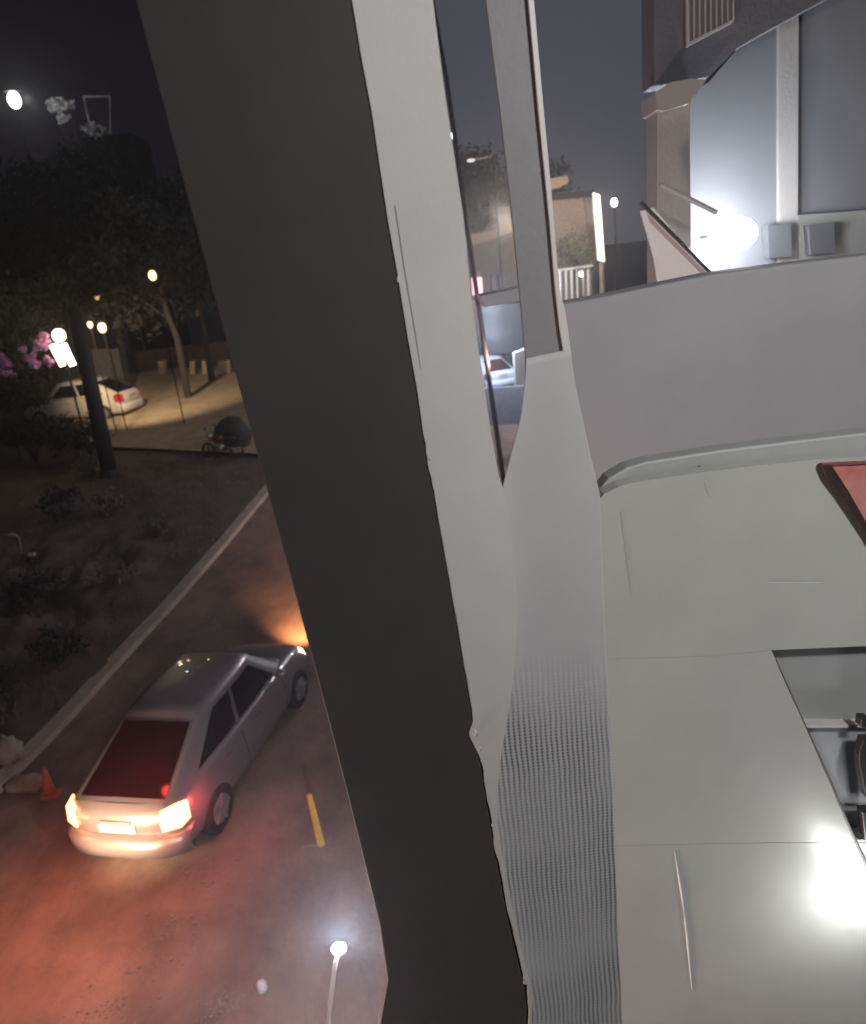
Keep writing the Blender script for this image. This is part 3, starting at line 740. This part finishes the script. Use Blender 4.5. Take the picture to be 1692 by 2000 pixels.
# middle view right of the grey upright
t = block('stone_house', [(1060, 386), (1150, 374), (1160, 620), (1060, 620)], 30, 4, M_tan, 'tan stone house between the grey upright and the cream lit post', 'house')
poly_part('roof', [(1060, 352), (1108, 342), (1112, 356), (1092, 366), (1060, 372)], 29.4, 5, mat('tan_tile', (.42, .30, .2), .8), t)
poly_part('beam', [(1060, 380), (1160, 370), (1162, 384), (1062, 392)], 29.7, .4, M_pole, t)
poly_part('shutter', [(1142, 384), (1152, 383), (1168, 520), (1158, 524)], 29.8, .2, M_brown, t)
t = thing('hedge', 'dark green clipped hedge in front of the tan stone house', 'hedge', Vector((on_y(1125, 500, 28).x, 28, terrain(0, 28))))
bp_ = on_y(1125, 500, 28); MB().tube([t.location, bp_], .1, 6).build('stem', M_bark, t)
foliage('leaves', [(on_y(x, y, 28), .5, (1, .7, .9)) for x, y in ((1100, 480), (1125, 475), (1150, 485), (1105, 505), (1130, 508), (1155, 505))], 3500, .05, M_leaf2, t, 77)
t = thing('lit_post', 'tall cream post, its lit look given by emission, between the stone house and the round white lamp', 'post', Vector((on_y(1175, 560, 27).x, 27, terrain(0, 27))))
prism('shaft', [(1160, 376), (1172, 380), (1182, 512), (1170, 508)], 27, .2, emat('cream_emit', (1, .9, .68), .72), t)  # light falling on the post is put in as emission
MB().tube([t.location, on_y(1176, 505, 27)+Vector((0, .1, 0))], .08, 8).build('base', M_brown, t)
t = thing('railing', 'pale vertical bar railing below the hedge', 'railing', Vector((on_y(1125, 590, 24).x, 24, terrain(0, 24))))
for x in range(1094, 1160, 11):
    p0, p1 = on_y(x, 526, 24), on_y(x+3, 640, 24); MB().tube([p1, p0], .035, 6).build('bar', M_trim, t)
MB().tube([on_y(1088, 528, 24), on_y(1158, 518, 24)], .04, 6).build('rail', M_trim, t)
p0 = on_y(1125, 640, 24); MB().box((p0.x, 24, (p0.z+t.location.z)/2), (1.6, .3, p0.z-t.location.z)).build('plinth', M_brown, t)
light('stone_house_fill', 'POINT', on_y(1155, 420, 25.5), 380, (1, .80, .60), .3)  # added bare light to brighten the stone house
light('rail_lamp', 'POINT', on_y(1140, 540, 22.8), 90, (1, .93, .85), .2)
# wet looking path lamp blob
point_lamp(1135, 535, 23.5, .06, (.95, .97, 1), 6, 4, 'small white lamp on the railing below the hedge')

# ================================================================== NEIGHBOUR BUILDING (right)
t = thing('neighbour_building', 'grey neighbouring building wall lit by the floodlight, with a grilled window above', 'building', Vector((on_y(1560, 500, 6).x, 6, 0)))
prism('wall', [(1348, 180), (1348, 640), (1900, 640), (1900, -300), (1500, -300), (1500, 60), (1440, 95), (1385, 160)], 6.0, .3, M_bwall, t)
prism('upper_wall', [(1275, -300), (1278, 165), (1385, 150), (1440, 94), (1502, 58), (1700, -50), (1700, -300)], 5.4, .25, mat('upper_render', (.13, .13, .15), .85, nscale=1.5, noise_amt=.1, bump=.3), t)
pil = prism('pilaster', [(1522, -300), (1522, 560), (1558, 560), (1562, -300)], 5.955, .04, M_pillar, t)
wd = prism('window', [(1340, -120), (1342, 88), (1432, 40), (1434, -120)], 5.36, .04, mat('shutter_grey', (.19, .19, .20), .5, noise_amt=.1), t)
fr = prism('window_frame', [(1340, -120), (1342, 90), (1345, 90), (1434, 42), (1434, 36), (1347, 82), (1345, -120)], 5.33, .03, M_trim, wd)
for x in range(1356, 1434, 11):
    MB().tube([on_y(x, -120, 5.34), on_y(x, 82-(x-1345)*.52, 5.34)], .006, 6).build('bar', M_trim, wd)
prism('dado', [(1560, 420), (1560, 640), (1900, 600), (1900, 395)], 5.94, .05, mat('dado_paint', (.23, .24, .22), .7, noise_amt=.08), t)
prism('service_box', [(1500, 440), (1545, 436), (1548, 500), (1503, 504)], 5.85, .10, M_boxes, t)
prism('service_box', [(1580, 440), (1630, 434), (1632, 492), (1584, 498)], 5.86, .08, M_boxes, t)

t = thing('porch_pillar', 'pale square pillar with a flared head left of the floodlight', 'pillar', Vector((on_y(1315, 600, 5.2).x, 5.2, 0)))
prism('shaft', [(1284, 215), (1347, 190), (1352, 640), (1284, 640)], 5.2, .22, M_pillar, t)
prism('capital', [(1283, 214), (1281, 180), (1310, 160), (1350, 153), (1381, 155), (1364, 180), (1349, 196), (1346, 202), (1300, 216)], 5.14, .30, M_pillar, t)
# sloping lit stair side with dark handrail
t = thing('stair_flank', 'white sloping stair side glowing beneath a thin dark handrail', 'stair', Vector((on_y(1320, 560, 4.7).x, 4.7, 0)))
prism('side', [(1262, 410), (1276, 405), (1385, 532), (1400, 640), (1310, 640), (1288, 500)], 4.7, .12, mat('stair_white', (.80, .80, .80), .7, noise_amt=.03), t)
MB().tube([on_y(1252, 395, 4.62), on_y(1388, 532, 4.62)], .012, 8).build('handrail', M_black, t)
MB().tube([on_y(1290, 360, 4.72), on_y(1400, 415, 4.72)], .014, 8).build('upper_rail', M_trim, t)
# floodlight
fl = on_y(1432, 458, 5.42)
t = thing('floodlight', 'dazzling white floodlight in front of the grey neighbouring wall', 'lamp', Vector((fl.x, 5.6, fl.z-.3)))
MB().tube([Vector((fl.x, 6.0, fl.z)), fl+Vector((0, .12, 0))], .012, 8).build('bracket', M_trim, t)
MB().box(fl+Vector((0, .08, 0)), (.20, .06, .13)).build('housing', M_metal, t, bevel=.02)
MB().ball(fl, .125, 28, (1.3, .6, .9)).build('lens', emat('flood_white', (.93, .97, 1), 90), t, True)
light('flood_beam', 'POINT', fl+Vector((0, -.16, .0)), 34, (.86, .93, 1), .1, t)
light('flood_wash', 'POINT', fl+Vector((.02, .28, -.02)), 48, (.86, .93, 1), .08, t)

# ================================================================== NEAR STRUCTURE
# dark wall slab: the pillar's unlit side, darkened by its colour
t = thing('unlit_wall', 'broad upright wall slab towards the street, unlit side of the white pillar, darkened by its colour', 'wall', on_y(900, 2100, 1.5))
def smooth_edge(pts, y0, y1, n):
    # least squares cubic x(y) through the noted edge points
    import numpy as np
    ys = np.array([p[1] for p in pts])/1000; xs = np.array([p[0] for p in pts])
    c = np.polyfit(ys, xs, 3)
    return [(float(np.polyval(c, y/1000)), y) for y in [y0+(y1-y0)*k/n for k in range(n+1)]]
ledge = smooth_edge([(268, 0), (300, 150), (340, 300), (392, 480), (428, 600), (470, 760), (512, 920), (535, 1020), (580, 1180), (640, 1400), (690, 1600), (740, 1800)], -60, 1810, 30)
prism('face', [(262, -300)]+ledge+[(757, 1915), (742, 2000), (730, 2100), (1030, 2100), (1029, 1965), (1024, 1925), (1000, 1830), (970, 1680), (950, 1560), (935, 1470), (860, 1040), (790, 400), (700, -300)], 1.474, .07, M_unlitwall, t, bevel=.003)
# white pillar strip with ragged edge towards the dark slab
le = [(640, -300), (688, 0), (706, 110), (726, 215), (743, 330), (758, 430), (776, 530), (797, 660), (815, 760), (828, 850), (832, 868), (836, 905), (848, 960), (860, 1030), (880, 1140), (903, 1270), (922, 1385), (924, 1412), (916, 1432), (924, 1452), (936, 1475), (944, 1500), (946, 1530), (955, 1575), (962, 1610), (966, 1655), (978, 1700), (992, 1780), (1010, 1850), (1022, 1905), (1023, 1922), (1030, 1924), (1031, 1948), (1033, 1976), (1030, 2100)]
random.seed(3)
le2 = []
for (a, b), (c, d) in zip(le, le[1:]):
    nseg = 4 if b > 800 else 2
    for i in range(nseg):
        q = i/nseg; j = random.uniform(-.8, .8) if b > 820 else 0
        le2.append((a+(c-a)*q+j, b+(d-b)*q))
le2.append(le[-1])
re = [(1036, 2100), (1040, 1940), (1029, 1900), (1006, 1800), (991, 1720), (978, 1655), (972, 1600), (972, 1540), (980, 1470), (994, 1390), (1006, 1300), (1011, 1200), (1006, 1100), (996, 1020), (985, 960), (975, 930), (960, 850), (947, 760), (935, 680), (920, 570), (905, 420), (884, 280), (866, 160), (846, 0), (820, -300)]
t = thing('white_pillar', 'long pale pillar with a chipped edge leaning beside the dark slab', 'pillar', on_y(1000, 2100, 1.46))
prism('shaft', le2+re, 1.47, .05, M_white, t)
mb = MB()
for (x, y, r) in ((928, 1432, 6), (936, 1462, 4), (840, 895, 3), (962, 1612, 3), (778, 545, 3)):
    mb.ball(on_y(x, y, 1.47), r*1.47/1500, 8, (1, 1, 1.6), .6)
mb.build('plaster_lump', M_white, t, True)
# hairline groove (recessed batten) on the pillar
mb = MB(); mb.tube([on_y(772, 400, 1.468), on_y(790, 520, 1.468), on_y(812, 650, 1.468), on_y(822, 720, 1.4695)], .0006, 5); mb.build('crack', M_shade, t)

# net curtain
NR, NC = 90, 60
def interp(tab, y):
    for (y0, x0), (y1, x1) in zip(tab, tab[1:]):
        if y <= y1: return x0+(x1-x0)*(y-y0)/(y1-y0)
    return tab[-1][1]
Ltab = [(705, 1028), (760, 1024), (820, 1016), (880, 1000), (962, 979), (1100, 985), (1300, 970), (1500, 915), (1700, 940), (1900, 980), (2120, 985)]
Rtab = [(570, 1092), (640, 1105), (760, 1122), (900, 1152), (980, 1172), (1200, 1180), (1500, 1196), (1800, 1208), (2120, 1220)]
NETB = on_y(1090, 2120, 1.515).z; NETZ1 = on_y(1080, 1440, 1.515).z-NETB; NETZ0 = on_y(1080, 1250, 1.515).z-NETB
M_net_build = net_pattern(M_net)
vs = []
for j in range(NR+1):
    y = 700+(2120-700)*j/NR
    for i in range(NC+1):
        l, r = interp(Ltab, y), interp(Rtab, y); x = l+(r-l)*i/NC
        yy = y-(.13*(x-1028) if j < 1 else 0)
        dep = 1.515+.0016*math.sin(i*.075+y*.0012)
        vs.append(on_y(x, y-18*(i/NC)*(1-j/NR) if j else y-18*i/NC, dep))
n = NC+1
t = thing('net_curtain', 'pale grey hanging net curtain with rows of tiny holes beside the white panel', 'curtain', on_y(1090, 2120, 1.515))
mesh_obj('cloth', vs, [(j*n+i, j*n+i+1, (j+1)*n+i+1, (j+1)*n+i) for j in range(NR) for i in range(NC)], M_net, t, True, solid=.003)

# grey upright behind the gap
t = thing('grey_upright', 'grey upright post rising from the curtain top right of the gap', 'post', on_y(1065, 900, 1.78))
prism('shaft', [(925, -300), (950, 0), (976, 200), (1002, 430), (1015, 560), (1028, 700), (1030, 900), (1120, 900), (1106, 700), (1090, 560), (1079, 430), (1058, 200), (1039, 0), (1016, -300)], 1.80, .02, M_post, t)
prism('edge_strip', [(1010, -300), (1033, 0), (1052, 210), (1074, 430), (1085, 560), (1094, 640), (1104, 700), (1120, 900), (1135, 900), (1116, 690), (1105, 610), (1092, 560), (1080, 400), (1061, 200), (1043, 0), (1022, -300)], 1.785, .012, M_trim, t)

# grey parapet wall
t = thing('parapet', 'broad grey parapet wall running under the floodlight', 'wall', on_y(1400, 1000, 2.2))
prism('wall', [(1088, 594), (1160, 582), (1300, 553), (1400, 533), (1560, 512), (1692, 497), (1900, 475), (1900, 1200), (1088, 1200)], 2.2, .12, M_parapet, t, bevel=.012)
prism('coping', [(940, 578), (1000, 566), (1088, 545), (1090, 572), (1010, 588), (950, 600)], 2.32, .15, mat('coping_grey', (.19, .20, .22), .6, noise_amt=.1), t)

# panelled cabinet
CY = 1.72
t = thing('cabinet', 'large glossy off-white panelled cabinet with a bright spot from the added bulb', 'cabinet', on_y(1430, 2150, CY))
top = [(1160, 1010), (1164, 985), (1180, 965), (1210, 950), (1240, 942), (1320, 930), (1400, 919), (1500, 907), (1600, 897), (1692, 892), (1900, 880)]
def tilted(name, poly, y, th, mt, parent, bevel=0): return prism(name, poly, y, th, mt, parent, bevel)
prism('top_edge', [(1158, 1010), (1164, 965), (1190, 934), (1225, 913), (1262, 902), (1400, 880), (1560, 860), (1692, 845), (1900, 822), (1900, 960), (1500, 960), (1200, 1000)], CY+.07, .06, M_ledge, t, bevel=.006)
prism('carcass', top+[(1900, 1255), (1692, 1262), (1508, 1270), (1575, 1420), (1672, 1640), (1900, 1640), (1900, 2150), (1215, 2150), (1206, 1900), (1195, 1652), (1172, 1288), (1163, 1080)], CY+.0012, .0488, M_panel, t)
prism('front_panel', top+[(1900, 1255), (1692, 1262), (1508, 1270), (1400, 1280), (1172, 1288), (1168, 1200), (1163, 1080)], CY, .002, M_panel, t)
prism('middle_panel', [(1172, 1289.5), (1400, 1281.5), (1508, 1271.5), (1540, 1350), (1575, 1420), (1610, 1505), (1650, 1590), (1672, 1646), (1500, 1645), (1195, 1652), (1186, 1500)], CY, .002, M_panel, t)
prism('lower_panel', [(1195, 1653.5), (1500, 1647), (1900, 1647), (1900, 2150), (1215, 2150), (1206, 1900)], CY, .002, M_panel, t)
prism('recess_back', [(1480, 1240), (1900, 1235), (1900, 1422), (1560, 1424)], CY+.06, .02, M_shade, t)
prism('recess_back', [(1560, 1423), (1900, 1421), (1900, 1670), (1640, 1670)], CY+.065, .02, mat('recess_blue', (.26, .265, .285), .3, noise_amt=.05), t)
prism('shelf_edge', [(1570, 1416), (1686, 1416), (1900, 1414), (1900, 1422), (1686, 1421), (1574, 1422)], CY+.03, .03, M_white, t)
MB().tube([on_y(1508, 1270, CY+.0), on_y(1575, 1420, CY), on_y(1622, 1525, CY), on_y(1676, 1652, CY-.004), on_y(1698, 1700, CY-.01)], [.0012, .002, .003, .0035, .006], 8).build('seam_strip', mat('dark_seal', (.07, .07, .075), .4), t)
MB().tube([on_y(1318, 1665, CY-.001), on_y(1330, 1740, CY-.001), on_y(1342, 1830, CY-.001), on_y(1352, 1935, CY-.001)], [.0008, .0028, .003, .0008], 6).build('raised_rib', mat('rib_white', (.6, .61, .6), .25), t)
MB().tube([on_y(1212, 1000, CY-.0005), on_y(1222, 1080, CY-.0005), on_y(1232, 1160, CY-.0005)], [.0006, .001, .0004], 5).build('scratch', M_shade, t)
MB().tube([on_y(1376, 940, CY-.0005), on_y(1381, 962, CY-.0005), on_y(1388, 972, CY-.0005)], [.0006, .001, .0004], 5).build('scratch', M_shade, t)
MB().tube([on_y(1500, 1138, CY-.0005), on_y(1605, 1138, CY-.0005)], [.0008, .0008], 5).build('scratch', M_trim, t)
MB().box(on_y(1367, 917, CY+.055), (.008, .012, .018)).build('catch', M_black, t, bevel=.002)
for poly in ([(1684, 1404), (1700, 1404), (1700, 1424), (1682, 1422)], [(1688, 1446), (1684, 1458), (1679, 1475), (1680, 1500), (1686, 1530), (1693, 1560), (1720, 1560), (1720, 1445)], [(1684, 1586), (1720, 1585), (1720, 1640), (1690, 1640)]):
    prism('handle', poly, CY-.02, .03, M_black, t, bevel=.003)
# red framed glass on the cabinet
t = thing('red_picture', 'red tinted slanting pane with a dark frame at the right edge', 'picture', on_y(1680, 1040, CY-.02))
prism('pane', [(1612, 912), (1900, 890), (1900, 1320), (1692, 1030)], CY-.012, .008, M_red, t)
prism('frame', [(1605, 908), (1625, 908), (1660, 962), (1694, 1022), (1780, 1170), (1780, 1190), (1692, 1043), (1640, 965), (1615, 932)], CY-.020, .016, mat('dark_frame', (.03, .018, .018), .4), t, bevel=.001)
prism('top_rail', [(1606, 906), (1900, 893), (1900, 897), (1608, 910)], CY-.018, .012, mat('red_frame', (.2, .05, .05), .4), t)

# balcony floor and facade carrying all this
struct(MB().box((.6, -.9, 5.3), (5.2, 4.4, .2)).build('floor', M_parapet))
o = MB().box((.6, .9, 2.6), (5.2, .4, 5.18)).build('facade', M_bwall); tag(o, 'plain wall of the viewer building below the balcony floor', 'wall')

# ceiling lamp over the viewer that lights the balcony
lo = Vector((1.35, -.55, 8.95))
t = thing('ceiling_lamp', 'round white ceiling lamp over the viewer', 'lamp', lo)
MB().tube([lo+Vector((0,0,.03)), lo+Vector((0,0,.08))], [.2,.18], 24).build('shade', emat('ceiling_glow', (1, .985, .95), 3), t)
l = light('ceiling_light', 'AREA', lo, 122, (1, .985, .96), .35, t)
l.rotation_euler = (math.radians(42), 0, math.radians(4))
hl = on_y(1732, 1800, CY-.125)  # added bulb beyond the frame, makes the cabinet's bright spot
t = thing('glint_bulb', 'small added bulb by the cabinet, out of frame, making its bright spot', 'lamp', hl)
MB().ball(hl, .012, 10).build('bulb', emat('glint_white', (1, 1, 1), 20), t, True)
light('glint_light', 'POINT', hl, 9, (1, 1, .98), .02, t)
# ================================================================== night air
hz = MB().box((0, 40, 19), (260, 260, 40.5)).build('haze', None)
hz['kind'] = 'stuff'; hz['label'] = 'thin night haze glowing around the lamps'; hz['category'] = 'haze'
Mh = bpy.data.materials.new('haze'); Mh.use_nodes = True; nn = Mh.node_tree; nn.nodes.clear()
oo = nn.nodes.new('ShaderNodeOutputMaterial'); pv = nn.nodes.new('ShaderNodeVolumePrincipled')
pv.inputs['Color'].default_value = (.9, .93, 1, 1); pv.inputs['Density'].default_value = .0020; pv.inputs['Anisotropy'].default_value = .78
nn.links.new(pv.outputs[0], oo.inputs['Volume']); hz.data.materials.append(Mh)
